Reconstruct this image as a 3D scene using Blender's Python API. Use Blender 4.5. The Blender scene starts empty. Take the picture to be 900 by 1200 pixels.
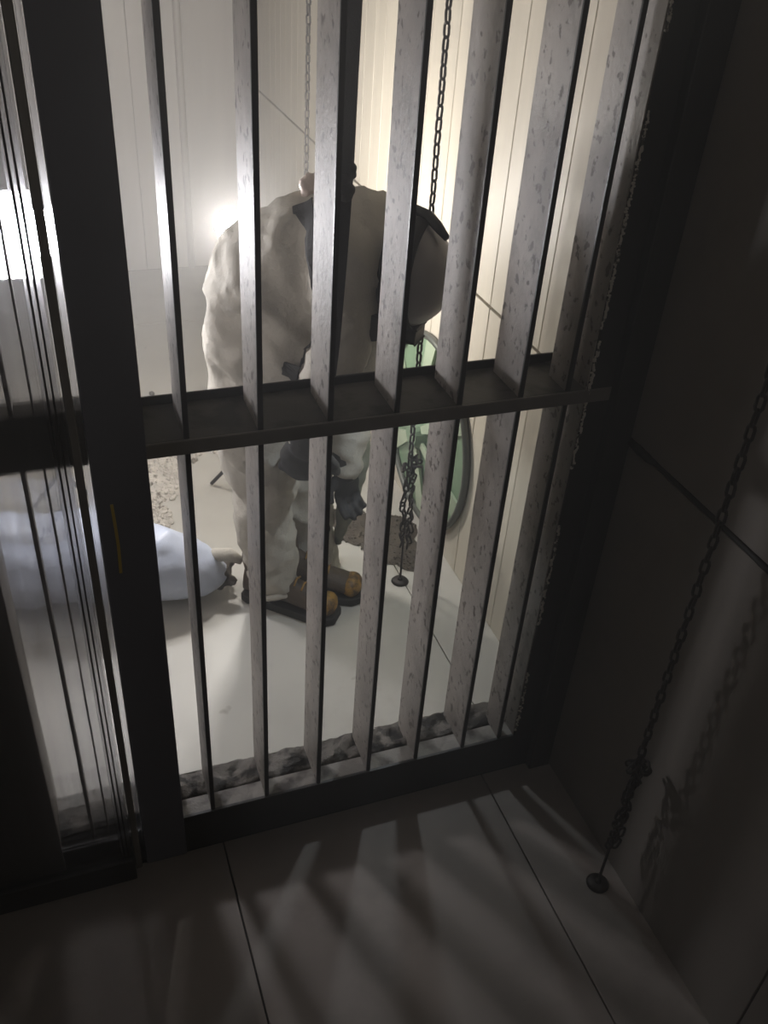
import bpy, bmesh, math, random
from mathutils import Vector, Matrix, noise
random.seed(4)
S = bpy.context.scene
C = S.collection
R = math.radians

# ------------------------------------------------------------------ camera
PITCH, ROLL, YAW, FPX = 0.61926125, -0.07684245, 0.39094816, 1085.38
CAM = Vector((0, 0, 1.75))
def cam_axes():
    cp, sp = math.cos(PITCH), math.sin(PITCH); cy, sy = math.cos(YAW), math.sin(YAW)
    cr, sr = math.cos(ROLL), math.sin(ROLL)
    f = Vector((sy*cp, cy*cp, -sp)); rt = Vector((cy, -sy, 0)); d = f.cross(rt)
    return cr*rt + sr*d, -sr*rt + cr*d, f
AX, AY, AZ = cam_axes()
cd = bpy.data.cameras.new('camera'); cam = bpy.data.objects.new('camera', cd); C.objects.link(cam)
cd.sensor_fit = 'VERTICAL'; cd.sensor_height = 24; cd.lens = FPX/1200*24
cd.clip_start = .02
cam.matrix_world = Matrix((( AX.x, -AY.x, -AZ.x, CAM.x), (AX.y, -AY.y, -AZ.y, CAM.y), (AX.z, -AY.z, -AZ.z, CAM.z), (0, 0, 0, 1)))
S.camera = cam
def ray(u, v): return AX*((u-450)/FPX) + AY*((v-600)/FPX) + AZ
def py(u, v, y): d = ray(u, v); return CAM + d*(y/d.y)
def pz(u, v, z): d = ray(u, v); return CAM + d*((z-CAM.z)/d.z)
def px(u, v, x): d = ray(u, v); return CAM + d*(x/d.x)

# ------------------------------------------------------------------ world, view
S.view_settings.view_transform = 'Standard'; S.view_settings.look = 'None'
S.view_settings.gamma = 1; S.view_settings.use_curve_mapping = False
S.view_settings.exposure = .2
w = bpy.data.worlds.new('world'); S.world = w; w.use_nodes = True
w.node_tree.nodes['Background'].inputs[0].default_value = (.9, .95, 1, 1)
w.node_tree.nodes['Background'].inputs[1].default_value = .0

def haze(dens):
    v = w.node_tree.nodes.new('ShaderNodeVolumeScatter'); v.inputs['Density'].default_value = dens; v.inputs['Anisotropy'].default_value = .35
    w.node_tree.links.new(v.outputs[0], w.node_tree.nodes['World Output'].inputs['Volume'])
haze(.12)
# lights: names, positions, powers (lamp bodies are built further down; the near fill has none)
MAIN = py(270, 264, 2.50)
SIDE = py(22, 278, 2.45); SIDE_W = 5
HEADL = Vector((.775, 1.73, .80)); HEAD_W = 4.5
NEAR_W = 1.3
def spot(name, loc, target, watts, col, size=R(120), blend=.6, rad=.02):
    l = bpy.data.lights.new(name, 'SPOT'); l.energy = watts; l.color = col; l.spot_size = size; l.spot_blend = blend
    l.shadow_soft_size = rad
    o = bpy.data.objects.new(name, l); C.objects.link(o); o.location = loc
    o.rotation_euler = (Vector(target)-Vector(loc)).to_track_quat('-Z', 'Y').to_euler(); return o
def area(name, loc, target, watts, col, sx, sy):
    l = bpy.data.lights.new(name, 'AREA'); l.energy = watts; l.color = col; l.shape = 'RECTANGLE'; l.size = sx; l.size_y = sy
    o = bpy.data.objects.new(name, l); C.objects.link(o); o.location = loc
    o.rotation_euler = (Vector(target)-Vector(loc)).to_track_quat('-Z', 'Y').to_euler(); return o
def point(name, loc, watts, col, rad):
    l = bpy.data.lights.new(name, 'POINT'); l.energy = watts; l.color = col; l.shadow_soft_size = rad
    o = bpy.data.objects.new(name, l); C.objects.link(o); o.location = loc; return o
point('work_light_side', SIDE + Vector((0.02, -.06, 0)), SIDE_W, (.97, .95, 1), .03)
spot('headlamp_light', HEADL, (.64, 1.60, 0), HEAD_W, (.85, .94, 1), R(128), .9, .015)
area('near_fill_light', (.45, -.2, 2.2), (.25, 1.3, .5), NEAR_W, (1, .93, .82), .5, .3)  # added fill for the near side and gate front, no lamp there

# ------------------------------------------------------------------ materials
def mat(name, col, rough=.5, metal=0, spots=None, spot_scale=40, spot_thr=(.58, .66), var=.12, var_scale=3, bump=.0,
        bump_scale=60, stretch=(1, 1, 1), spec=.5, emit=None, strength=0, big=None, big_scale=4, big_thr=(.5, .7), sheen=0):
    m = bpy.data.materials.new(name); m.use_nodes = True; nt = m.node_tree; N = nt.nodes; L = nt.links
    b = N['Principled BSDF']; b.inputs['Roughness'].default_value = rough; b.inputs['Metallic'].default_value = metal
    b.inputs['Specular IOR Level'].default_value = spec
    tc = N.new('ShaderNodeTexCoord'); mp = N.new('ShaderNodeMapping'); mp.inputs['Scale'].default_value = stretch
    L.new(tc.outputs['Object'], mp.inputs['Vector'])
    def nz(scale, detail=6, rough_=.6):
        n = N.new('ShaderNodeTexNoise'); n.inputs['Scale'].default_value = scale; n.inputs['Detail'].default_value = detail
        n.inputs['Roughness'].default_value = rough_; L.new(mp.outputs[0], n.inputs['Vector']); return n
    def mix(fac, a, c):
        x = N.new('ShaderNodeMix'); x.data_type = 'RGBA'
        L.new(fac, x.inputs['Factor'])
        for s, i in ((a, 6), (c, 7)):
            if isinstance(s, tuple): x.inputs[i].default_value = (*s, 1)
            else: L.new(s, x.inputs[i])
        return x.outputs[2]
    def ramp(sock, lo, hi):
        r = N.new('ShaderNodeMapRange'); r.inputs['From Min'].default_value = lo; r.inputs['From Max'].default_value = hi
        L.new(sock, r.inputs['Value']); return r.outputs['Result']
    n1 = nz(var_scale)
    c = mix(ramp(n1.outputs['Fac'], .3, .7), tuple(x*(1-var) for x in col), tuple(min(1, x*(1+var)) for x in col))
    if big:
        n3 = nz(big_scale, 8, .7); c = mix(ramp(n3.outputs['Fac'], *big_thr), c, big)
    if spots:
        n2 = nz(spot_scale, 3, .5); c = mix(ramp(n2.outputs['Fac'], *spot_thr), c, spots)
    L.new(c, b.inputs['Base Color'])
    if bump:
        n4 = nz(bump_scale, 8, .65); bp = N.new('ShaderNodeBump'); bp.inputs['Strength'].default_value = bump; bp.inputs['Distance'].default_value = .01
        L.new(n4.outputs['Fac'], bp.inputs['Height']); L.new(bp.outputs[0], b.inputs['Normal'])
    if emit:
        b.inputs['Emission Color'].default_value = (*emit, 1); b.inputs['Emission Strength'].default_value = strength
    return m
M = dict(
 bar=mat('bar_paint', (.36, .33, .30), .5, .0, spots=(.10, .08, .065), spot_scale=64, spot_thr=(.59, .66), var=.22, var_scale=9, bump=.25, bump_scale=70, stretch=(1, 1, .8), big=(.22, .20, .175), big_scale=12),
 dark=mat('dark_steel', (.028, .027, .027), .42, .0, var=.3, bump=.1, bump_scale=90),
 lip=mat('lip_steel', (.17, .155, .14), .5, 0, var=.2, var_scale=9, bump=.15),
 cross=mat('crossbar_steel', (.075, .068, .06), .5, .0, spots=(.012, .01, .009), spot_scale=14, spot_thr=(.5, .62), var=.3, bump=.2),
 post=mat('post_paint', (.125, .125, .155), .28, .0, var=.12, bump=.03, bump_scale=20),
 wall=mat('wall_panel', (.60, .57, .54), .36, .0, var=.05, var_scale=2, stretch=(6, 6, .6), bump=.03, bump_scale=8),
 wallc=mat('wall_panel_cream', (.60, .55, .455), .5, .0, var=.06, var_scale=5, stretch=(6, 6, .5), bump=.03, bump_scale=10),
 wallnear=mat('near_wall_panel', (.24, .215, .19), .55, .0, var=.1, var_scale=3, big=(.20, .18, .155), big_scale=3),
 backing=mat('joint_backing', (.26, .24, .20), .7),
 joint=mat('joint_sealant', (.018, .016, .014), .7),
 floor=mat('floor_plate', (.56, .54, .49), .38, .0, spots=(.2, .17, .13), spot_scale=9, spot_thr=(.69, .76), var=.07, var_scale=4, bump=.04, bump_scale=14, big=(.44, .41, .36), big_scale=2.2, big_thr=(.55, .75)),
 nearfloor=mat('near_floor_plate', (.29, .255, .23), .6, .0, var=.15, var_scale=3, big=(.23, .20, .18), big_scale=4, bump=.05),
 sill=mat('sill_rust', (.15, .135, .12), .4, .3, spots=(.02, .018, .016), spot_scale=24, spot_thr=(.47, .57), var=.35, var_scale=20, bump=.8, bump_scale=45),
 sillf=mat('sill_front', (.27, .25, .225), .5, .1, spots=(.06, .05, .045), spot_scale=16, spot_thr=(.5, .65), var=.3, var_scale=12, bump=.4),
 bead=mat('sealant_bead', (.62, .58, .52), .6, 0, spots=(.1, .09, .08), spot_scale=60, spot_thr=(.55, .6), bump=.5),
 chain=mat('chain_steel', (.045, .038, .034), .5, .6, var=.3, bump=.2),
 suit=mat('suit_fabric', (.50, .47, .41), .75, .0, var=.06, var_scale=9, bump=.6, bump_scale=22, spec=.2),
 grime=mat('grimy_fabric', (.30, .31, .25), .75, .0, var=.3, var_scale=9, big=(.12, .11, .1), big_scale=9, bump=.4, bump_scale=30),
 black=mat('black_rubber', (.014, .013, .013), .55, 0, var=.2, bump=.2),
 strap=mat('black_webbing', (.02, .018, .018), .8, 0, var=.3, bump=.4, bump_scale=200),
 boot=mat('boot_leather', (.07, .045, .025), .55, 0, var=.3, var_scale=20, bump=.3, spots=(.03, .02, .012), spot_scale=22),
 tan=mat('boot_toe_tan', (.46, .25, .035), .5, 0, var=.3, var_scale=26, big=(.07, .04, .02), big_scale=26, big_thr=(.42, .56), bump=.2),
 sole=mat('boot_sole', (.02, .018, .014), .8, 0),
 hat=mat('hat_shell', (.27, .255, .25), .38, 0, var=.06),
 skin=mat('skin', (.45, .29, .22), .55, 0, var=.1, var_scale=20),
 hair=mat('hair', (.02, .016, .013), .7, 0, bump=.5),
 eye=mat('eye_white', (.7, .68, .65), .3), iris=mat('iris', (.05, .03, .02), .3), lips=mat('lips', (.40, .18, .15), .5),
 filt=mat('filter_white', (.62, .60, .58), .6),
 green=mat('green_paint', (.20, .30, .19), .35, 0, var=.12, var_scale=5), lgreen=mat('light_green_paint', (.42, .50, .36), .4, 0, var=.1),
 ring=mat('grey_rim', (.11, .115, .10), .4, .3, var=.2),
 plastic=mat('sack_plastic', (.60, .66, .80), .35, 0, var=.06, var_scale=5, bump=.3, bump_scale=14),
 rubble=mat('pale_rubble', (.62, .58, .52), .6, 0, spots=(.25, .22, .18), spot_scale=40, var=.2, var_scale=25, bump=.5),
 debris=mat('dark_debris', (.085, .068, .05), .6, 0, var=.4, var_scale=20, bump=.6, spots=(.3, .28, .25), spot_scale=60, spot_thr=(.68, .72)),
 flute=mat('fluted_steel', (.30, .31, .34), .22, .9, var=.15, var_scale=6, stretch=(10, 10, .3)),
 tape=mat('yellow_tape', (.55, .38, .03), .5),
 cloud=mat('clear_bag', (.75, .62, .55), .35, 0, bump=.4),
 lampbody=mat('lamp_body', (.03, .03, .03), .5), lampface=mat('lamp_face', (1, 1, 1), .3, emit=(1, .955, .905), strength=390),
 lampface2=mat('side_lamp_face', (1, 1, 1), .3, emit=(.97, .96, 1), strength=140),
 headface=mat('headlamp_face', (1, 1, 1), .3, emit=(.85, .94, 1), strength=6),
 ceil=mat('ceiling_paint', (.25, .24, .22), .6),
)
def acrylic():
    m = bpy.data.materials.new('frosted_acrylic'); m.use_nodes = True; b = m.node_tree.nodes['Principled BSDF']
    b.inputs['Base Color'].default_value = (.8, .8, .82, 1); b.inputs['Transmission Weight'].default_value = 1; b.inputs['Roughness'].default_value = .35; b.inputs['IOR'].default_value = 1.1
    return m
M['acryl'] = acrylic()
def glass_streaky():
    m = bpy.data.materials.new('streaky_glass'); m.use_nodes = True; nt = m.node_tree; N = nt.nodes; L = nt.links
    N.remove(N['Principled BSDF']); out = N['Material Output']
    tc = N.new('ShaderNodeTexCoord'); mp = N.new('ShaderNodeMapping'); mp.inputs['Scale'].default_value = (60, 60, .5)
    L.new(tc.outputs['Object'], mp.inputs[0])
    n = N.new('ShaderNodeTexNoise'); n.inputs['Scale'].default_value = 1.0; n.inputs['Detail'].default_value = 4; L.new(mp.outputs[0], n.inputs['Vector'])
    bp = N.new('ShaderNodeBump'); bp.inputs['Strength'].default_value = .35; bp.inputs['Distance'].default_value = .004; L.new(n.outputs['Fac'], bp.inputs['Height'])
    rf = N.new('ShaderNodeBsdfRefraction'); rf.inputs['Roughness'].default_value = .13; rf.inputs['IOR'].default_value = 1.12
    rf.inputs['Color'].default_value = (.80, .80, .80, 1); L.new(bp.outputs[0], rf.inputs['Normal'])
    gl = N.new('ShaderNodeBsdfGlossy'); gl.inputs['Roughness'].default_value = .15; gl.inputs['Color'].default_value = (.8, .8, .85, 1)
    tr = N.new('ShaderNodeBsdfTransparent'); tr.inputs['Color'].default_value = (.66, .66, .67, 1)
    mr = N.new('ShaderNodeMapRange'); mr.inputs['From Min'].default_value = .35; mr.inputs['From Max'].default_value = .65
    mr.inputs['To Min'].default_value = .35; mr.inputs['To Max'].default_value = .8; L.new(n.outputs['Fac'], mr.inputs['Value'])
    m1 = N.new('ShaderNodeMixShader'); L.new(mr.outputs[0], m1.inputs[0]); L.new(tr.outputs[0], m1.inputs[1]); L.new(rf.outputs[0], m1.inputs[2])
    m2 = N.new('ShaderNodeMixShader'); m2.inputs[0].default_value = .08; L.new(m1.outputs[0], m2.inputs[1]); L.new(gl.outputs[0], m2.inputs[2])
    L.new(m2.outputs[0], out.inputs['Surface']); return m
M['glass'] = glass_streaky()

# ------------------------------------------------------------------ helpers
def link(name, me, m=None, parent=None, smooth=False):
    o = bpy.data.objects.new(name, me); C.objects.link(o)
    if m and not me.materials: me.materials.append(M[m])
    if smooth:
        for p in me.polygons: p.use_smooth = True
    if parent:
        o.parent = parent; o.location = (0, 0, 0)
        o.matrix_parent_inverse = Matrix.Identity(4)
        if parent.get('_base'):
            pass
    return o
def build(name, bm, m, parent=None, smooth=False, bevel=0):
    """bm is in world coordinates; parent roots sit unrotated, so subtract their location chain"""
    off = Vector((0, 0, 0)); q = parent
    while q: off += Vector(q.location); q = q.parent
    if bevel: bmesh.ops.bevel(bm, geom=bm.edges[:], offset=bevel, segments=1, affect='EDGES', clamp_overlap=True)
    bmesh.ops.recalc_face_normals(bm, faces=bm.faces[:])
    for v in bm.verts: v.co -= off
    me = bpy.data.meshes.new(name); bm.to_mesh(me); bm.free()
    return link(name, me, m, parent, smooth)
def thing(name, label, cat, loc=(0, 0, 0), group=None):
    o = bpy.data.objects.new(name, None); C.objects.link(o); o.location = loc; o.empty_display_size = .05
    o['label'] = label; o['category'] = cat
    if group: o['group'] = group
    return o
def tag(o, label, cat, group=None):
    o['label'] = label; o['category'] = cat
    if group: o['group'] = group
    return o
def struct(o): o['kind'] = 'structure'; return o
def box(bm, x0, x1, y0, y1, z0, z1):
    r = bmesh.ops.create_cube(bm, size=1)['verts']
    for v in r: v.co = Vector(((x0+x1)/2+v.co.x*(x1-x0), (y0+y1)/2+v.co.y*(y1-y0), (z0+z1)/2+v.co.z*(z1-z0)))
    return r
def B(*a): bm = bmesh.new(); box(bm, *a); return bm
def frame(d):
    d = Vector(d).normalized(); up = Vector((0, 0, 1)) if abs(d.z) < .95 else Vector((0, 1, 0))
    x = up.cross(d).normalized(); return x, d.cross(x).normalized(), d
def tube(bm, pts, r, n=8, closed=False, caps=True):
    pts = [Vector(p) for p in pts]; rings = []
    m = len(pts)
    for i, p in enumerate(pts):
        if closed: d = pts[(i+1) % m]-pts[i-1]
        else: d = pts[min(i+1, m-1)]-pts[max(i-1, 0)]
        a, b_, _ = frame(d)
        if rings and True:
            pass
        rr = r[i] if isinstance(r, (list, tuple)) else r
        ring = [bm.verts.new(p + (a*math.cos(t)+b_*math.sin(t))*rr) for t in [2*math.pi*k/n for k in range(n)]]
        rings.append(ring)
    for i in range(m if closed else m-1):
        A, Bq = rings[i], rings[(i+1) % m]
        # best rotation to avoid twists
        best = min(range(n), key=lambda s: sum((A[k].co-Bq[(k+s) % n].co).length for k in range(n)))
        for k in range(n):
            bm.faces.new((A[k], A[(k+1) % n], Bq[(k+1+best) % n], Bq[(k+best) % n]))
    if caps and not closed:
        bm.faces.new(rings[0][::-1]); bm.faces.new(rings[-1])
def sphere(bm, c, r, rot=None, sub=2):
    vs = bmesh.ops.create_icosphere(bm, subdivisions=sub, radius=1)['verts']
    r = Vector((r, r, r)) if isinstance(r, (int, float)) else Vector(r)
    for v in vs:
        q = Vector((v.co.x*r.x, v.co.y*r.y, v.co.z*r.z))
        if rot: q = rot @ q
        v.co = Vector(c)+q
def limb(bm, js, step=.35, sub=2):
    for (a, ra), (b_, rb) in zip(js, js[1:]):
        a, b_ = Vector(a), Vector(b_); n = max(1, int((b_-a).length/(min(ra, rb)*step)))
        for i in range(n+1):
            t = i/n; sphere(bm, a.lerp(b_, t), ra+(rb-ra)*t, sub=sub)
def remesh(name, bm, voxel, m, parent, smooth=6, disp=None, fn=None):
    me = bpy.data.meshes.new(name); bm.to_mesh(me); bm.free()
    o = bpy.data.objects.new(name+'_tmp', me); C.objects.link(o)
    r = o.modifiers.new('r', 'REMESH'); r.mode = 'VOXEL'; r.voxel_size = voxel
    s = o.modifiers.new('s', 'SMOOTH'); s.iterations = smooth; s.factor = .5
    dg = bpy.context.evaluated_depsgraph_get(); dg.update()
    m2 = bpy.data.meshes.new_from_object(o.evaluated_get(dg)); bpy.data.objects.remove(o)
    m2.materials.clear(); m2.name = name
    b2 = bmesh.new(); b2.from_mesh(m2); bpy.data.meshes.remove(m2)
    if fn:
        b2.normal_update()
        nn = [v.normal.copy() for v in b2.verts]
        for v, n_ in zip(b2.verts, nn): v.co += n_*fn(v.co)
    return build(name, b2, m, parent, smooth=True)

# ------------------------------------------------------------------ setting
YG, YB = 1.302, 1.415     # front and back of the grille
XR = 1.035                # right wall
XL = -.42; YE = 4.5; ZC = 2.35; ZN = -.12
def wall(name, *a, m='wallc'):
    return struct(build(name, B(*a), m))
wr = wall('wall_right', XR+.012, XR+.10, -.6, YE+.1, ZN-.05, ZC, m='backing')
wl = wall('wall_left', XL-.10, XL-.008, -.6, YE+.1, ZN-.05, ZC, m='backing')
wb = wall('wall_back', XL, XR+.012, YE+.008, YE+.10, ZN-.05, ZC, m='backing')
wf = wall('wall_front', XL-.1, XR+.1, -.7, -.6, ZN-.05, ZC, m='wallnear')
ce = wall('ceiling', XL-.1, XR+.1, -.7, YE+.1, ZC, ZC+.06, m='ceil')
fl = wall('floor', XL, XR+.012, YG, YE+.008, ZN-.05, -.012, m='joint')
fn_ = struct(build('floor', B(XL, XR+.012, -.6, YG, ZN-.10, ZN-.01), 'joint'))
def panels(name, par, m, axis, cuts, zc, off, th=.012, gap=.0018, **kw):
    for a, b_ in zip(cuts, cuts[1:]):
        for z0, z1 in zip(zc, zc[1:]):
            j = random.uniform(0, .0008)
            if axis == 'y': bm = B(off-j, off+th, a+gap/2, b_-gap/2, z0, z1)
            elif axis == 'yl': bm = B(off-th, off+j, a+gap/2, b_-gap/2, z0, z1)
            else: bm = B(a+gap/2, b_-gap/2, off-j, off+th, z0, z1)
            build(name, bm, m, par, bevel=.0012)
# right wall behind the gate: narrow vertical panels above and below one level joint
cuts = [YB]+[YB+.085*i for i in range(1, 36)]+[YE]
panels('panel', wr, 'wallc', 'y', cuts, [0, .842], XR)
panels('panel', wr, 'wallc', 'y', cuts, [.850, ZC], XR)
# right wall on the near side: broad dark panels split by the same joint, slightly open
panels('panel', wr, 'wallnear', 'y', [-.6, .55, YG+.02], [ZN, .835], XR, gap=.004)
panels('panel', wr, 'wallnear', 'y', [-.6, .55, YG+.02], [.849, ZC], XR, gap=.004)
for i in range(2):
    pass
bm = bmesh.new()
tube(bm, [(XR+.002, -.5+.06*i, .842+.0012*math.sin(i*1.3)) for i in range(31)], [.0045+.0015*abs(math.sin(i*.9)) for i in range(31)], 6)
build('joint_sealant', bm, 'joint', wr, True)
bm = bmesh.new(); tube(bm, [(XR, 1.19+.012*i, .842) for i in range(9)], [.004, .008, .010, .009, .0105, .010, .0085, .009, .005], 8)
build('joint_sealant', bm, 'joint', wr, True)
# back wall
panels('panel', wb, 'wall', 'x', [XL, -.1, .50, XR], [0, ZC], YE)
# left wall
panels('panel', wl, 'wall', 'yl', [YB, 2.0, 2.6, 3.2, 3.8, YE], [0, .842, ], XL)
panels('panel', wl, 'wall', 'yl', [YB, 2.0, 2.6, 3.2, 3.8, YE], [.846, ZC], XL)
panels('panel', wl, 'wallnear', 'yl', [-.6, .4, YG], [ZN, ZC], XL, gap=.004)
# floor plates behind the gate
xs = [XL, .10, .872, XR+.01]; ys = [YB, 3.02, 3.87, YE]
for a, b_ in zip(xs, xs[1:]):
    for c_, d_ in zip(ys, ys[1:]):
        build('floor_plate', B(a+.0015, b_-.0015, c_+.0015, d_-.0015, -.012, random.uniform(-.0006, 0)), 'floor', fl, bevel=.001)
# near floor plates
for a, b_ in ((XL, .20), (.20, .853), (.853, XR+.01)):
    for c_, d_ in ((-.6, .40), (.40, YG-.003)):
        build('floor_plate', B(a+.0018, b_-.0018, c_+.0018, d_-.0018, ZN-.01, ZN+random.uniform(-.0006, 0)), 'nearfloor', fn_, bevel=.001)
# vertical pipe moulding on the back wall
tr = bmesh.new(); P = py(206, 0, YE-.01); tube(tr, [(P.x, YE-.008, 0), (P.x, YE-.008, ZC)], .016, 10)
struct(build('trim_1', tr, 'wall', None, True))

# ------------------------------------------------------------------ barred gate
gate = thing('barred_gate', 'dark framed steel gate of deep flat vertical bars with pale pitted paint', 'gate', (.53, YG, 0))
ZT = 2.28
bars = [.183, .305, .426, .547, .666, .788, .886]
def flatbar(x, name='bar', par=gate, th=.008, y0=YG+.003, y1=YB-.004):
    bm = bmesh.new(); n = 40
    z0, z1 = -.0, ZT
    prof = [(-th/2, y0), (th/2, y0), (th/2, y1), (-th/2, y1)]
    prev = None
    ph = x*37
    for i in range(n+1):
        z = z0+(z1-z0)*i/n
        r = [bm.verts.new((x+dx+.0006*noise.noise(Vector((ph, z*9, dy*30))), dy+.0008*noise.noise(Vector((z*22, ph, dy*50))), z)) for dx, dy in prof]
        if prev:
            for k in range(4): bm.faces.new((prev[k], prev[(k+1) % 4], r[(k+1) % 4], r[k]))
        else: bm.faces.new(r[::-1])
        prev = r
    bm.faces.new(prev)
    return build(name, bm, 'bar', par)
# near-black strip on each bar's front edge: backlit shade put into the colour
for x in bars:
    b_ = flatbar(x, y1=(px(727, 0, .886).y if x == .886 else YB-.004))
    build('bar_edge_shade', B(x-.0047, x+.0047, YG-.001, YG+.005, 0, ZT), 'dark', b_, bevel=.001)
# crossbar: angle section - flat shelf and front lip
build('crossbar_shelf', B(.115, .935, YG+.001, YB+.012, .948, .956), 'cross', gate, bevel=.001)
build('crossbar_lip', B(.112, .985, YG-.007, YG-.001, .931, .958), 'lip', gate, bevel=.0015)
build('crossbar_back_edge', B(.115, .935, YB+.012, YB+.017, .945, .972), 'dark', gate, bevel=.001)
build('top_rail', B(.03, XR-.004, YG, YB, ZT-.03, ZT+.02), 'dark', gate, bevel=.002)
# posts
build('post', B(.028, .117, YG-.012, YB+.03, ZN+.001, ZT), 'post', gate, bevel=.002)
jam = build('post', B(.926, XR-.001, YG-.004, YB+.02, ZN+.001, ZT), 'dark', gate, bevel=.002)
build('post_flange', B(.975, XR-.002, YG-.028, YG-.005, ZN+.001, ZT), 'dark', jam, bevel=.002)
bm = B(.9235, .9262, YG+.0, YB-.004, -.0, ZT)
build('side_plate', bm, 'bar', jam)
bm = bmesh.new()
for i in range(420):
    z = .02+i*.0052
    if noise.noise(Vector((z*5, 1, 4))) < -.12: continue
    sphere(bm, (.928+random.uniform(-.002, .002), YG-.004+random.uniform(-.001, .001), z), Vector((random.uniform(.0015, .005), .0025, random.uniform(.002, .006))), sub=1)
build('weld_bead', bm, 'bead', gate, True)['kind'] = 'stuff'
# yellow tape on the left post
pa = [py(129, 592, YG-.0135), py(133, 615, YG-.0135), py(137, 640, YG-.0135), py(140, 672, YG-.0135)]
bm = bmesh.new(); vs = []
for q in pa: vs.append((bm.verts.new(q+Vector((0, 0, 0))), bm.verts.new(q+Vector((.005, 0, 0))), bm.verts.new(q+Vector((.005, .0013, 0))), bm.verts.new(q+Vector((0, .0013, 0)))))
for a, b_ in zip(vs, vs[1:]):
    for k in range(4): bm.faces.new((a[k], a[(k+1) % 4], b_[(k+1) % 4], b_[k]))
bm.faces.new(vs[0]); bm.faces.new(vs[-1])
t_ = build('yellow_tape', bm, 'tape', gate); t_['label'] = 'yellow strip on post edge'
# sill the gate stands on
sill = thing('door_sill', 'corroded metal sill ledge crusted with dirt under the gate bars', 'sill', (.5, YG, 0))
build('sill_face', B(.117, .975, YG-.004, YG+.004, ZN+.001, -.001), 'dark', sill, bevel=.001)
build('front_ledge', B(.117, .926, YG+.001, YG+.046, -.014, -.0015), 'sillf', sill, bevel=.0015)
def crust(x0, x1, y0, y1, z0, amp, n=90, k=12):
    bm = bmesh.new(); g = []
    for i in range(n+1):
        row = []
        for j in range(k+1):
            x = x0+(x1-x0)*i/n; y = y0+(y1-y0)*j/k
            e = min(1, min(j, k-j)/2.0)
            h = z0+e*amp*(.5+noise.fractal(Vector((x*22, y*30, 3)), .8, 2, 4)*.8)
            if j in (0, k): y += .008*noise.noise(Vector((x*30, j, 7)))
            row.append(bm.verts.new((x, y, h)))
        g.append(row)
    for i in range(n):
        for j in range(k): bm.faces.new((g[i][j], g[i+1][j], g[i+1][j+1], g[i][j+1]))
    bm2 = bm
    base = [f for f in bm.faces]
    ret = bmesh.ops.extrude_face_region(bm, geom=base)
    for v in [e for e in ret['geom'] if isinstance(e, bmesh.types.BMVert)]: v.co.z = z0-.02
    return bm
build('rear_ledge', crust(.118, .925, YG+.048, YB+.012, -.004, .012), 'sill', sill, True)
# ------------------------------------------------------------------ side bay behind streaky glass
bay = thing('side_grille', 'narrow barred bay left of the dark post seen through streaky glass', 'grille', (-.05, YG, 0))
for x, th in ((-.072, .0065), (-.040, .003)):
    b_ = flatbar(x, par=bay, th=th, y1=YG+.05)
build('crossbar', B(-.14, .027, YG+.001, YG+.05, .930, 1.030), 'lip', bay, bevel=.002)
build('bottom_rail', B(-.14, .027, YG+.03, YB+.01, -.012, .012), 'sill', bay, bevel=.003)
build('bottom_plate', B(-.14, .027, YG, YG+.03, ZN, -.01), 'dark', bay, bevel=.002)
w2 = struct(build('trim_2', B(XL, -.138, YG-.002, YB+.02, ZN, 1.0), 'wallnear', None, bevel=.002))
# translucent strip added between glass and post to imitate a bright reflected line
fs = thing('edge_strip', 'translucent strip standing in for a reflected bright line beside the dark post', 'trim', (.0228, YG-.016, 0))
build('glint_strip', B(.0185, .0272, YG-.018, YG-.014, ZN+.02, ZT), 'acryl', fs, bevel=.001)
gp = thing('glass_panel', 'tall smeared glass panel left of the dark gate post', 'panel', (-.15, YG-.03, 0))
build('pane', B(-.40, .003, YG-.034, YG-.030, ZN+.07, ZT), 'glass', gp)
build('bottom_channel', B(-.40, .003, YG-.042, YG-.018, ZN+.001, ZN+.07), 'dark', gp, bevel=.002)
build('gasket', B(.004, .0175, YG-.030, YG-.010, ZN+.02, ZT), 'lip', gp, bevel=.002)
for x, wd in ((-.004, .0035), (-.013, .0025), (-.021, .002)):
    build('bead', B(x-wd, x+wd, YG-.026, YG-.022, ZN+.07, ZT), 'acryl', gp, bevel=.0008)
for x in (-.0085, -.017):
    build('seam_strip', B(x-.0015, x+.0015, YG-.024, YG-.020, ZN+.07, ZT), 'dark', gp)

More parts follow.
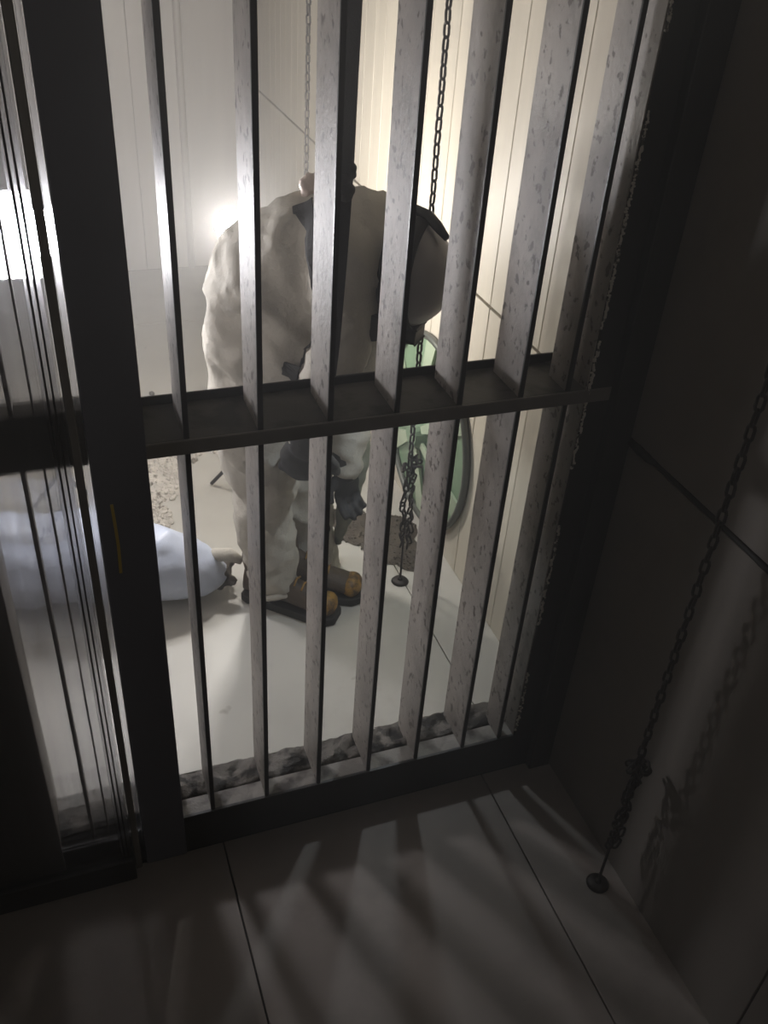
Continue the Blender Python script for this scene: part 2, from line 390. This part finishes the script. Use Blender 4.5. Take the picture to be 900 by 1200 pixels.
# ------------------------------------------------------------------ chains
def link_mesh(L=.0345, W=.0185, r=.0031):
    bm = bmesh.new(); pts = []
    h = L/2-W/2
    for k in range(5): a = math.pi*k/4; pts.append((math.cos(a)*(W/2-r), 0, h-r*0+math.sin(a)*(W/2-r)))
    for k in range(5): a = math.pi+math.pi*k/4; pts.append((math.cos(a)*(W/2-r), 0, -h+math.sin(a)*(W/2-r)))
    tube(bm, pts, r, 6, closed=True)
    me = bpy.data.meshes.new('link'); bm.to_mesh(me); bm.free(); me.materials.append(M['chain'])
    for p in me.polygons: p.use_smooth = True
    return me
LM = link_mesh()
def chain(x, y, z0, ztop, label, disc=True, zb0=.13, zb1=.42, lean=(0, 0), full=True):
    c = thing('hanging_chain', label, 'chain', (x, y, z0), 'steel chains anchored to the floor')
    rnd = random.Random(int(x*1000+y*77))
    p = .0262; z = zb1-.06; i = 0
    def at(zz): return Vector((lean[0]*(zz-z0), lean[1]*(zz-z0), zz-z0))
    while z < ztop:
        o = bpy.data.objects.new('link', LM); C.objects.link(o); o.parent = c; o.location = at(z)
        o.rotation_euler = (rnd.uniform(-.05, .05), rnd.uniform(-.06, .06), (R(20) if i % 2 else R(110))+rnd.uniform(-.15, .15)); z += p; i += 1
    if full:
        # doubled-back tail: two more strands and a clump knotted on top
        for s, (dx, dy) in enumerate(((.016, .004), (-.012, -.010))):
            z = zb0+.02*s
            while z < zb1-.02*s:
                o = bpy.data.objects.new('link', LM); C.objects.link(o); o.parent = c
                o.location = at(z)+Vector((dx+rnd.uniform(-.004, .004), dy+rnd.uniform(-.004, .004), 0))
                o.rotation_euler = (rnd.uniform(-.35, .35), rnd.uniform(-.45, .45), rnd.uniform(0, 3)); z += .021
        for k in range(7):
            o = bpy.data.objects.new('link', LM); C.objects.link(o); o.parent = c
            o.location = at(zb1)+Vector((rnd.uniform(-.02, .02), rnd.uniform(-.012, .012), rnd.uniform(-.02, .012)))
            o.rotation_euler = (rnd.uniform(0, 3), rnd.uniform(0, 3), rnd.uniform(0, 3))
        bm = bmesh.new(); tube(bm, [(x, y, z0+.004), (x, y, z0+.02), Vector((x, y, z0))+at(zb0+.07)], .0033, 8)
        tube(bm, [Vector((x, y, z0))+at(zb0+.07)+Vector((math.sin(a)*.012, 0, .012-math.cos(a)*.012)) for a in [i*.6 for i in range(10)]], .003, 6)
        build('anchor_rod', bm, 'chain', c, True)
        bm = bmesh.new(); bmesh.ops.create_cone(bm, segments=24, radius1=.026, radius2=.020, depth=.007, cap_ends=True)
        for v in bm.verts: v.co += Vector((x, y, z0+.0045))
        bmesh.ops.create_uvsphere(bm, u_segments=12, v_segments=8, radius=.008, matrix=Matrix.Translation((x, y, z0+.009)))
        build('base_disc', bm, 'chain', c, True)
    return c
chain(.862, 1.927, 0, 2.30, 'dark steel chain rising from floor disc in front of green hatch', lean=(-.008, 0))
chain(.979, .941, ZN, 2.30, 'dark steel chain in the foreground before the dark wall panels', zb0=.02, zb1=.285)
c3 = chain(.855, 2.95, 0, 2.30, 'distant chain hanging in the haze above the bent back')

# ------------------------------------------------------------------ round green hatch on the right wall
HC = Vector((XR, 2.204, .330)); HR = .305
hat = thing('round_hatch', 'round green hatch with grey rim and light green braces on cream wall', 'hatch', (XR, HC.y, .02))
def cpt(a, r, dx=0): return Vector((XR-dx, HC.y+math.cos(a)*r, HC.z+math.sin(a)*r))
bm = bmesh.new(); tube(bm, [cpt(2*math.pi*i/64, HR-.010, .012) for i in range(64)], .011, 10, closed=True); build('rim', bm, 'ring', hat, True)
bm = bmesh.new(); n = 48
outer = [bm.verts.new(cpt(2*math.pi*i/n, HR-.016, .004)) for i in range(n)]
mid = [bm.verts.new(cpt(2*math.pi*i/n, HR*.55, .014)) for i in range(n)]
inn = [bm.verts.new(cpt(2*math.pi*i/n, .05, .030)) for i in range(n)]
for a, b_ in ((outer, mid), (mid, inn)):
    for i in range(n): bm.faces.new((a[i], a[(i+1) % n], b_[(i+1) % n], b_[i]))
bm.faces.new(inn); bk = [bm.verts.new(cpt(2*math.pi*i/n, HR-.016, 0.001)) for i in range(n)]
for i in range(n): bm.faces.new((bk[i], bk[(i+1) % n], outer[(i+1) % n], outer[i]))
bm.faces.new(bk)
build('dish', bm, 'green', hat)
for k in range(6):
    a = R(20)+k*math.pi/3; bm = bmesh.new()
    q = [cpt(a-.02, HR-.02, .012), cpt(a+.22, HR-.02, .012), cpt(a+.25, .05, .045), cpt(a-.2, .05, .045)]
    q2 = [v+Vector((.008, 0, 0)) for v in q]
    A = [bm.verts.new(v) for v in q]; D = [bm.verts.new(v) for v in q2]
    bm.faces.new(A); bm.faces.new(D[::-1])
    for i in range(4): bm.faces.new((A[i], D[i], D[(i+1) % 4], A[(i+1) % 4]))
    build('brace', bm, 'lgreen', hat)
bm = bmesh.new(); bmesh.ops.create_cone(bm, segments=20, radius1=.055, radius2=.04, depth=.03, cap_ends=True, matrix=Matrix.Translation((XR-.045, HC.y, HC.z)) @ Matrix.Rotation(R(-90), 4, 'Y'))
build('hub', bm, 'green', hat)

# ------------------------------------------------------------------ heaps on the floor
def heap(name, m, blobs, label, cat, n, size, par=None, seed=3):
    rnd = random.Random(seed); bm = bmesh.new()
    for i in range(n):
        cx, cy, rr, hh = rnd.choice(blobs); a = rnd.uniform(0, 6.3); d = rr*math.sqrt(rnd.random())
        s = rnd.uniform(*size); z = max(.0, hh*(1-(d/rr)**2))*rnd.uniform(.3, 1)
        rot = Matrix.Rotation(rnd.uniform(0, 3), 3, Vector((rnd.random()+.01, rnd.random(), rnd.random())))
        vs = bmesh.ops.create_icosphere(bm, subdivisions=1, radius=1)['verts']
        sc = Vector((s*rnd.uniform(.6, 1.4), s*rnd.uniform(.6, 1.4), s*rnd.uniform(.4, .9)))
        for v in vs:
            q = rot @ Vector((v.co.x*sc.x, v.co.y*sc.y, v.co.z*sc.z)); q *= rnd.uniform(.8, 1.15)
            v.co = Vector((cx+math.cos(a)*d, cy+math.sin(a)*d, max(z+q.z+s*.3, .0005)-0)) + Vector((q.x, q.y, 0))
    for c_ in blobs:   # body of the heap under the lumps
        k = 28; rings = []
        for j in range(8):
            f = 1-j/7; rings.append([bm.verts.new((c_[0]+math.cos(2*math.pi*i/k)*c_[2]*f*(1+.12*noise.noise(Vector((i*.9, c_[0]*9, 2)))), c_[1]+math.sin(2*math.pi*i/k)*c_[2]*f*(1+.12*noise.noise(Vector((i*.9, c_[0]*9, 5)))), .0008+c_[3]*(1-f*f)*(1+.3*noise.noise(Vector((i*.7, j, c_[1])))))) for i in range(k)])
        for a, b_ in zip(rings, rings[1:]):
            for i in range(k): bm.faces.new((a[i], a[(i+1) % k], b_[(i+1) % k], b_[i]))
    o = build(name, bm, m, None); tag(o, label, cat); o['kind'] = 'stuff'; return o
heap('rubble_heap', 'rubble', [(.30, 2.95, .24, .03), (.47, 2.95, .16, .04), (.22, 2.62, .13, .018), (.62, 2.80, .15, .018), (.28, 2.78, .14, .012), (.20, 2.42, .08, .01)], 'pale crumbly debris spread over the floor behind the legs', 'debris', 2600, (.002, .012))
heap('dark_debris', 'debris', [(.89, 2.09, .09, .008), (.84, 2.20, .09, .006), (.93, 2.17, .08, .010), (.94, 2.01, .06, .006), (.80, 2.27, .06, .004)], 'dark wet debris on the floor below the green hatch', 'debris', 700, (.0015, .006), seed=8)

# ------------------------------------------------------------------ pale sack with a dark mouth, left
sack = thing('plastic_sack', 'bluish white plastic sack on the floor with dark crumpled mouth', 'sack', (.15, 2.06, 0)); SX = -.035
bm = bmesh.new()
limb(bm, [((-.26, 2.16, .135), .135), ((0, 2.10, .135), .135), ((.17, 2.06, .115), .115), ((.275, 2.04, .085), .080), ((.335, 2.04, .06), .045)], .4)
remesh('sack_body', bm, .012, 'plastic', sack, 6, fn=lambda c: .010*noise.fractal(Vector((c.x*9, c.y*9, c.z*9)), 1, 2, 3) if c.z > .02 else 0)
bm = bmesh.new()
for i in range(14):
    sphere(bm, (.362+random.uniform(-.02, .018), 2.045+random.uniform(-.035, .03), .045+random.uniform(-.022, .03)), Vector((random.uniform(.012, .03), random.uniform(.010, .022), random.uniform(.008, .016))), Matrix.Rotation(random.uniform(0, 3), 3, 'X'), 1)
k_ = remesh('sack_mouth', bm, .006, 'debris', sack, 2); k_['label'] = 'dark crumpled mouth of the sack'
bm = bmesh.new(); tube(bm, [py(236, 655, 2.05), py(252, 650, 2.04), py(270, 650, 2.02), py(284, 658, 2.0)], [.008, .02, .02, .010], 10)
build('fold', bm, 'suit', sack, True)

# ------------------------------------------------------------------ small litter
sc_ = bmesh.new(); P = pz(178, 461, .006); sphere(sc_, P, Vector((.012, .02, .005)), sub=1)
tag(build('dirt_scrap', sc_, 'debris'), 'small dark scrap lying on the far floor beside the first bar', 'debris')

# ------------------------------------------------------------------ person
man = thing('person', 'person bent double in baggy white overalls with hard hat and tan-toed boots', 'person', (.55, 1.95, 0))
wr_ = lambda c: .010*noise.fractal(Vector((c.x*7, c.y*7, c.z*13)), 1.0, 2.1, 4) + .009*(max(0, 1-abs(noise.noise(Vector((c.x*7+3*c.z, c.y*4, c.z*8+c.x*7)))*4.0))-.3) + .004*max(0, 1-abs(noise.noise(Vector((c.x*15-6*c.z, c.y*9, c.z*12)))*5.0))
bm = bmesh.new()
hipL = py(300, 440, 2.06); 
sphere(bm, py(316, 428, 2.04), Vector((.165, .155, .16)))
sphere(bm, py(318, 375, 2.02), Vector((.165, .155, .16)))
sphere(bm, py(340, 330, 1.97), .165)
sphere(bm, py(322, 332, 2.02), .165)
sphere(bm, py(312, 400, 2.04), .165)
sphere(bm, py(365, 305, 1.93), .155)
sphere(bm, py(395, 300, 1.89), .15)
sphere(bm, py(412, 295, 1.86), .145)
sphere(bm, py(405, 345, 1.83), .11)
sphere(bm, py(350, 395, 1.95), .15)
# neck to the head
limb(bm, [(py(425, 300, 1.83), .10), (py(455, 315, 1.80), .075)])
# near arm: shoulder, elbow, wrist
limb(bm, [(py(402, 300, 1.78), .085), (py(402, 375, 1.74), .07), (py(398, 415, 1.73), .062), (py(372, 470, 1.76), .055), (py(358, 508, 1.79), .048)])
# far arm
limb(bm, [(py(425, 300, 1.93), .085), (py(432, 400, 1.97), .06), (py(418, 470, 1.98), .055), (py(406, 545, 1.98), .042)])
# legs
KN = py(306, 590, 1.97)
limb(bm, [(py(303, 450, 2.03), .13), (py(306, 520, 2.0), .105), (py(308, 590, 1.965), .082), (py(314, 640, 1.955), .076), (py(322, 676, 1.945), .074)])
limb(bm, [(py(345, 450, 2.08), .12), (py(350, 520, 2.07), .10), (py(356, 590, 2.06), .078), (py(366, 630, 2.06), .070), (py(372, 655, 2.055), .066)])
body = remesh('overalls', bm, .011, 'suit', man, 8, fn=wr_)
# trouser cuffs
for (u, v, y, r) in ((322, 684, 1.943, .064), (373, 660, 2.052, .057)):
    bm = bmesh.new(); c0 = py(u, v, y); pts = [c0+Vector((math.cos(a)*r, math.sin(a)*r, .008*math.sin(3*a))) for a in [2*math.pi*i/24 for i in range(24)]]
    tube(bm, pts, .009, 8, closed=True); build('trouser_cuff', bm, 'suit', body, True)

# boots: F = toe direction
def boot(heel, toe, ankle_z, parent):
    heel, toe = Vector(heel), Vector(toe); F = (toe-heel); Lb = F.length; F.normalize(); Sd = Vector((-F.y, F.x, 0))
    secs = [(-.02, .020, .030, .06), (.0, .034, .036, .12), (.12, .040, .036, .135), (.28, .041, .036, .125), (.42, .040, .037, .095), (.58, .043, .041, .072), (.75, .047, .046, .060), (.90, .043, .040, .052), (.99, .026, .024, .036)]
    bm = bmesh.new(); prev = None; n = 14
    for t, wt, wb_, h in secs:
        c_ = heel+F*(Lb*t); r = []
        for k in range(n):
            a = 2*math.pi*k/n; ca, sa = math.cos(a), math.sin(a)
            wd = wb_ if sa < 0 else wt*(1-.25*sa)
            r.append(bm.verts.new(c_+Sd*(wd*ca)+Vector((0, 0, .022+h*.5+h*.5*sa))))
        if prev:
            for k in range(n): bm.faces.new((prev[k], prev[(k+1) % n], r[(k+1) % n], r[k]))
        else: bm.faces.new(r[::-1])
        prev = r
    bm.faces.new(prev)
    o = build('boot', bm, 'boot', parent, True)
    md = o.modifiers.new('sub', 'SUBSURF'); md.levels = 1; md.render_levels = 2
    bm = bmesh.new(); limb(bm, [(heel+F*Lb*.16+Vector((0, 0, .09)), .043), (heel+F*Lb*.13+Vector((0, 0, ankle_z)), .048)])
    remesh('boot_shaft', bm, .008, 'boot', o, 3)
    bm = bmesh.new(); prof = [(-.03, .030), (.05, .041), (.3, .036), (.55, .043), (.78, .051), (.93, .046), (1.02, .026)]
    lo = []
    for sgn in (1, -1):
        for t, w_ in (prof if sgn == 1 else prof[::-1]): lo.append(heel+F*Lb*t+Sd*w_*sgn)
    v0 = [bm.verts.new(p+Vector((0, 0, .001))) for p in lo]; v1 = [bm.verts.new(p+Vector((0, 0, .026))) for p in lo]
    bm.faces.new(v0[::-1]); bm.faces.new(v1)
    for i in range(len(lo)): bm.faces.new((v0[i], v0[(i+1) % len(lo)], v1[(i+1) % len(lo)], v1[i]))
    build('sole', bm, 'sole', o, bevel=.003)
    bm = bmesh.new(); q = Matrix((F, Sd, Vector((0, 0, 1)))).transposed()
    sphere(bm, heel+F*Lb*.885+Vector((0, 0, .046)), Vector((Lb*.115, .0445, .031)), q, 3)
    tt = build('toe_cap', bm, 'tan', o, True); tt['label'] = 'scuffed tan toe cap'
    for k in range(4):
        t = .40+.08*k; z = .022+[.112, .096, .084, .074][k]; c_ = heel+F*Lb*t+Vector((0, 0, z))
        bm = bmesh.new(); tube(bm, [c_-Sd*.022-Vector((0, 0, .008)), c_+Vector((0, 0, .003)), c_+Sd*.022-Vector((0, 0, .008))], .0028, 6); build('lace', bm, 'tan', o, True)
    return o
T1 = pz(394, 722, .012); F1 = Vector((.775, -.63, 0)).normalized()
boot(T1.xy.to_3d()-F1*.27, T1.xy.to_3d(), .15, man)
T2 = pz(424, 697, .012); F2 = Vector((.86, -.50, 0)).normalized()
boot(T2.xy.to_3d()-F2*.27, T2.xy.to_3d(), .15, man)

# gloves: palm and five fingers
def glove(wrist, dirv, palmn, parent, m='black', scale=1.0, curl=.5):
    wrist = Vector(wrist); d = Vector(dirv).normalized(); n = Vector(palmn); n = (n-d*n.dot(d)).normalized(); s = d.cross(n)
    bm = bmesh.new(); q = Matrix((d, s, n)).transposed()
    limb(bm, [(wrist-d*.05, .040*scale), (wrist+d*.015, .034*scale)])
    sphere(bm, wrist+d*.055*scale, Vector((.052, .043, .022))*scale, q)
    for k, (off, ln) in enumerate(((.032, .072), (.011, .082), (-.011, .076), (-.031, .060))):
        p = wrist+d*.085*scale+s*off*scale; js = [(p, .0115*scale)]; a = .15
        for t in (.42, .32, .26):
            a += curl*(1+.1*k); p = p+(d*math.cos(a)+n*math.sin(a))*ln*t*scale; js.append((p, .0105*scale))
        limb(bm, js, .5, 1)
    p = wrist+d*.03*scale+s*.034*scale
    p1 = p+(d*.7+s*.7+n*.3).normalized()*.035*scale; p2 = p1+(d*.9+s*.2+n*.5).normalized()*.03*scale
    limb(bm, [(p, .015*scale), (p1, .0125*scale), (p2, .011*scale)], .5, 1)
    return remesh('glove', bm, .0045, m, parent, 2)
W1 = py(360, 512, 1.79)
glove(W1, py(345, 575, 1.83)-W1, (.5, .8, .1), man, scale=1.32, curl=.45)
W2 = py(405, 548, 1.98)
glove(W2, py(408, 620, 1.98)-W2, (.2, -1, 0), man, scale=.95, curl=.35)

# straps clinging to the suit
def strap_on(name, pts, wdt, par=man, lab=None, m='strap', off=.006):
    me = bpy.data.meshes.new(name); bm = bmesh.new(); rows = []
    P = []
    for a, b_ in zip(pts, pts[1:]):
        for i in range(8): P.append(a.lerp(b_, i/8))
    P.append(pts[-1])
    for i, p in enumerate(P):
        d = (P[min(i+1, len(P)-1)]-P[max(0, i-1)]).normalized(); view = (p-CAM).normalized(); sd = d.cross(view).normalized()
        rows.append([bm.verts.new(p+sd*wdt*t) for t in (-.5, -.25, 0, .25, .5)])
    for a, b_ in zip(rows, rows[1:]):
        for k in range(4): bm.faces.new((a[k], a[k+1], b_[k+1], b_[k]))
    bm.to_mesh(me); bm.free(); o = bpy.data.objects.new(name+'_t', me); C.objects.link(o)
    sh = o.modifiers.new('sw', 'SHRINKWRAP'); sh.target = body; sh.offset = off; sh.wrap_method = 'NEAREST_SURFACEPOINT'; sh.wrap_mode = 'ABOVE_SURFACE'
    so = o.modifiers.new('so', 'SOLIDIFY'); so.thickness = .004; so.offset = 1
    dg = bpy.context.evaluated_depsgraph_get(); dg.update(); m2 = bpy.data.meshes.new_from_object(o.evaluated_get(dg)); bpy.data.objects.remove(o)
    b2 = bmesh.new(); b2.from_mesh(m2); o = build(name, b2, m, par)
    if lab: o['label'] = lab
    return o
strap_on('harness_strap', [py(352, 232, 1.88), py(358, 262, 1.80), py(372, 300, 1.76), py(388, 350, 1.72)], .045)
strap_on('harness_strap', [py(362, 396, 1.76), py(345, 425, 1.78), py(336, 448, 1.80)], .034)
# crumpled clear hood tucked on the back
bm = bmesh.new()
for (u, v, r) in ((359, 226, .013), (356, 216, .011), (362, 211, .012), (368, 220, .015), (372, 210, .012)): sphere(bm, py(u, v, 1.93), Vector((r, r, r*1.3)))
remesh('crumpled_hood', bm, .004, 'cloud', man, 1, fn=lambda c: .004*noise.noise(c*60))

# head, hanging down, crown towards the right
HCn = py(457, 320, 1.775)
U = Vector((.76, -.64, -.02)).normalized()       # crown direction
Fc = Vector((.05, -.12, -1)); Fc = (Fc-U*Fc.dot(U)).normalized()   # face direction: down
Sd = U.cross(Fc)
HQ = Matrix((Fc, Sd, U)).transposed()            # local x face, y side, z crown
def hp(x, y, z): return HCn + HQ @ Vector((x, y, z))
bm = bmesh.new()
sphere(bm, hp(-.012, 0, .02), Vector((.092, .074, .085)), HQ, 3)
sphere(bm, hp(.022, 0, -.055), Vector((.060, .055, .060)), HQ, 3)
sphere(bm, hp(.055, 0, -.095), Vector((.024, .026, .020)), HQ)      # chin
limb(bm, [(hp(.090, 0, .004), .008), (hp(.104, 0, -.030), .013)])   # nose
for s in (1, -1):
    sphere(bm, hp(-.012, s*.074, -.012), Vector((.018, .010, .030)), HQ)   # ears
    sphere(bm, hp(.066, s*.036, -.040), Vector((.020, .020, .016)), HQ)    # cheeks
limb(bm, [(hp(-.02, 0, -.07), .058), (hp(-.045, 0, -.15), .06)])
head = remesh('head', bm, .005, 'skin', man, 3)
for s in (1, -1):
    bm = bmesh.new(); sphere(bm, hp(.079, s*.030, .006), .012); e = build('eye', bm, 'eye', head, True)
    bm = bmesh.new(); sphere(bm, hp(.0895, s*.030, .006), .0045); build('iris', bm, 'iris', head, True)
    bm = bmesh.new(); tube(bm, [hp(.086, s*.012, .026), hp(.088, s*.03, .031), hp(.078, s*.048, .024)], .0045, 6); build('eyebrow', bm, 'hair', head, True)
bm = bmesh.new(); tube(bm, [hp(.082, -.022, -.068), hp(.092, 0, -.066), hp(.082, .022, -.068)], [.003, .006, .003], 8); build('mouth', bm, 'lips', head, True)
bm = bmesh.new(); sphere(bm, hp(-.030, 0, .022), Vector((.085, .079, .078)), HQ, 3); build('hair', bm, 'hair', head, True)
# hard hat
def shell(name, rx, ry, rz, z0, m, par, lo=0, hi=1, th=0):
    bm = bmesh.new(); nu, nv = 40, 12; rings = []
    for j in range(nv+1):
        f = lo+(hi-lo)*j/nv; el = f*math.pi/2
        rr = math.cos(el); zz = math.sin(el)
        rings.append([bm.verts.new(hp(math.cos(2*math.pi*i/nu)*rx*rr-.008, math.sin(2*math.pi*i/nu)*ry*rr, z0+zz*rz)) for i in range(nu)])
    for a, b_ in zip(rings, rings[1:]):
        for i in range(nu): bm.faces.new((a[i], a[(i+1) % nu], b_[(i+1) % nu], b_[i]))
    bmesh.ops.remove_doubles(bm, verts=bm.verts[:], dist=.0002)
    o = build(name, bm, m, par, True); so = o.modifiers.new('so', 'SOLIDIFY'); so.thickness = .004; so.offset = -1
    return o
hh = shell('hard_hat', .116, .098, .112, .030, 'hat', man)
def ringpt(a, k, z, ex=0): return hp(math.cos(a)*(.116*k+ex)-.008, math.sin(a)*(.098*k+ex), z)
bm = bmesh.new(); tube(bm, [ringpt(2*math.pi*i/40, 1.02, .030) for i in range(40)], .007, 8, closed=True); build('rim_band', bm, 'black', hh, True)
# headlamp strap: flat ring standing off the shell
bm = bmesh.new(); A = []
for i in range(48):
    a = 2*math.pi*i/48; A.append([bm.verts.new(ringpt(a, k, z)) for k, z in ((1.00, .046), (1.045, .046), (1.0, .074), (.955, .074))])
for i in range(48):
    a, b_ = A[i], A[(i+1) % 48]
    for k in range(4): bm.faces.new((a[k], a[(k+1) % 4], b_[(k+1) % 4], b_[k]))
build('headlamp_strap', bm, 'strap', hh, True)
# ridge strap / cable over the back of the hat (upper side in the photo)
bm = bmesh.new(); tube(bm, [hp(-.126, .04, .012), hp(-.136, .02, .036), hp(-.132, .01, .066), hp(-.120, -.01, .094), hp(-.102, -.02, .12)], [.007, .011, .012, .011, .007], 8); build('cable', bm, 'black', hh, True)
# brim over the face
bm = bmesh.new(); ou = []; inr = []
for i in range(17):
    a = -1.15+2.3*i/16; ex = .055*math.cos(a/1.15*math.pi/2); 
    inr.append((bm.verts.new(ringpt(a, 1, .034)), bm.verts.new(ringpt(a, 1, .028)))); ou.append((bm.verts.new(ringpt(a, 1, .026, ex+.004)), bm.verts.new(ringpt(a, 1, .021, ex+.004))))
for i in range(16):
    bm.faces.new((inr[i][0], inr[i+1][0], ou[i+1][0], ou[i][0])); bm.faces.new((inr[i][1], ou[i][1], ou[i+1][1], inr[i+1][1])); bm.faces.new((ou[i][0], ou[i+1][0], ou[i+1][1], ou[i][1]))
build('brim', bm, 'black', hh)
# headlamp body on the face side
bm = bmesh.new(); hb = hp(.118, 0, .066)
for v in bmesh.ops.create_cube(bm, size=1)['verts']: v.co = hb+HQ @ Vector((v.co.x*.032, v.co.y*.06, v.co.z*.034))
hl = build('headlamp', bm, 'black', hh, bevel=.004)
bm = bmesh.new(); bmesh.ops.create_cone(bm, segments=20, radius1=.013, radius2=.013, depth=.004, cap_ends=True, matrix=Matrix.Translation(hp(.1355, 0, .066)) @ HQ.to_4x4() @ Matrix.Rotation(R(90), 4, 'Y'))
build('lens', bm, 'headface', hl)
# goggles and half mask with cartridges
bm = bmesh.new()
for s in (1, -1): sphere(bm, hp(.078, s*.030, .004), Vector((.022, .034, .026)), HQ)
g_ = remesh('goggles', bm, .004, 'black', man, 2)
bm = bmesh.new(); tube(bm, [hp(math.cos(a)*.098-.012, math.sin(a)*.080, .004) for a in [2*math.pi*i/30 for i in range(30)]], .006, 6, closed=True); build('goggle_strap', bm, 'strap', g_, True)
bm = bmesh.new(); limb(bm, [(hp(.088, 0, -.030), .024), (hp(.086, 0, -.072), .034)]); rm = remesh('respirator', bm, .005, 'filt', man, 2)
for s in (1, -1):
    c_ = py(437, 383, 1.70) if s > 0 else py(443, 352, 1.73); bm = bmesh.new()
    bmesh.ops.create_cone(bm, segments=24, radius1=.026, radius2=.030, depth=.026, cap_ends=True, matrix=Matrix.Translation(c_) @ HQ.to_4x4() @ Matrix.Rotation(R(90*s), 4, 'X'))
    build('filter_cartridge', bm, 'black', rm, bevel=.003)
bm = bmesh.new(); tube(bm, [hp(.06, .06, -.06), hp(.0, .082, -.04), hp(-.09, .05, -.01), hp(-.105, 0, 0), hp(-.09, -.05, -.01), hp(0, -.082, -.04), hp(.06, -.06, -.06)], .005, 6); build('mask_strap', bm, 'strap', rm, True)

# grimy cloth hanging by the far arm
bm = bmesh.new()
limb(bm, [(py(415, 480, 2.02), .045), (py(418, 540, 2.02), .040), (py(404, 600, 2.02), .028), (py(396, 635, 2.03), .012)])
gc = remesh('work_rag', bm, .007, 'grime', man, 3, fn=lambda c: .006*noise.noise(c*28)); gc['label'] = 'grimy grey-green rag hanging from far hand'

# ------------------------------------------------------------------ webbing lifeline hanging behind the third bar
YS = 1.56
ctr = [py(411, 0, YS), py(407, 100, YS), py(404, 200, YS), py(399, 300, YS), py(392, 400, YS), py(386, 456, YS), py(383, 520, YS), py(380, 615, YS)]
wds = [.038, .036, .032, .026, .022, .020, .020, .018]
top = ctr[0]+(ctr[0]-ctr[1]).normalized()*.85
ctr = [top]+ctr; wds = [.040]+wds
bm = bmesh.new(); rows = []
for p, w_ in zip(ctr, wds): rows.append([bm.verts.new(p+Vector((dx*w_, dy, 0))) for dx, dy in ((-.5, -.002), (.5, -.002), (.5, .002), (-.5, .002))])
for a, b_ in zip(rows, rows[1:]):
    for k in range(4): bm.faces.new((a[k], a[(k+1) % 4], b_[(k+1) % 4], b_[k]))
bm.faces.new(rows[0]); bm.faces.new(rows[-1])
ll = thing('lifeline_strap', 'black webbing lifeline hanging just behind the third bar', 'strap', ctr[-1])
build('webbing', bm, 'strap', ll)
bm = bmesh.new(); 
for (u, v, r) in ((412, 197, .010), (413, 205, .008), (409, 222, .012), (405, 228, .014), (402, 214, .015)): sphere(bm, py(u, v, YS-.004), r)
remesh('knot', bm, .003, 'strap', ll, 1)
bm = bmesh.new(); c_ = ctr[-1]; tube(bm, [c_+Vector((math.cos(a)*.012, 0, -.012+math.sin(a)*.014)) for a in [2*math.pi*i/16 for i in range(16)]], .003, 6, closed=True)
build('end_ring', bm, 'chain', ll, True)

# ------------------------------------------------------------------ lamps
def worklamp(loc, face, label, fm, s=1.0):
    loc = Vector(loc); d = Vector(face).normalized(); a, b_, _ = frame(d); Q = Matrix((a, b_, d)).transposed()
    L_ = thing('work_lamp', label, 'lamp', (loc.x, loc.y, 0))
    bm = bmesh.new()
    for v in bmesh.ops.create_cube(bm, size=1)['verts']: v.co = loc-d*.03*s+Q @ Vector((v.co.x*.13*s, v.co.y*.10*s, v.co.z*.035*s))
    build('housing', bm, 'lampbody', L_, bevel=.005)
    bm = bmesh.new()
    for v in bmesh.ops.create_cube(bm, size=1)['verts']: v.co = loc-d*.010*s+Q @ Vector((v.co.x*.115*s, v.co.y*.085*s, v.co.z*.004*s))
    build('lens', bm, fm, L_)
    bm = bmesh.new(); tube(bm, [(loc-d*.03*s).xy.to_3d()+Vector((0, 0, .012)), loc-d*.052*s-Vector((0, 0, .0))], .011, 10)
    build('stand_pole', bm, 'lampbody', L_, True)
    for k in range(3):
        t = 2.1*k+.4; q = (loc-d*.03*s).xy.to_3d(); bm = bmesh.new(); tube(bm, [q+Vector((0, 0, .16)), q+Vector((math.cos(t)*.11, math.sin(t)*.11, .008))], .007, 8); build('stand_leg', bm, 'lampbody', L_, True)
    return L_
BL = thing('work_lamp', 'round white work lamp on a pole glowing behind the bent back', 'lamp', (MAIN.x, MAIN.y, 0))
bm = bmesh.new(); sphere(bm, MAIN, .042, sub=3); build('bulb', bm, 'lampface', BL, True)
bm = bmesh.new(); tube(bm, [MAIN-Vector((0, 0, .085)), MAIN-Vector((0, 0, .047))], [.024, .03], 14); build('socket', bm, 'lampbody', BL, True)
bm = bmesh.new(); tube(bm, [Vector((MAIN.x, MAIN.y, .012)), MAIN-Vector((0, 0, .084))], .010, 10); build('pole', bm, 'lampbody', BL, True)
for k in range(3):
    t = 2.1*k+.4; bm = bmesh.new(); tube(bm, [Vector((MAIN.x, MAIN.y, .14)), Vector((MAIN.x+math.cos(t)*.10, MAIN.y+math.sin(t)*.10, .008))], .006, 8); build('stand_leg', bm, 'lampbody', BL, True)
worklamp(SIDE+Vector((-.0, .02, 0)), (-.05, -1, .2), 'dazzling work lamp seen through the streaky glass at left', 'lampface2', 1.3)
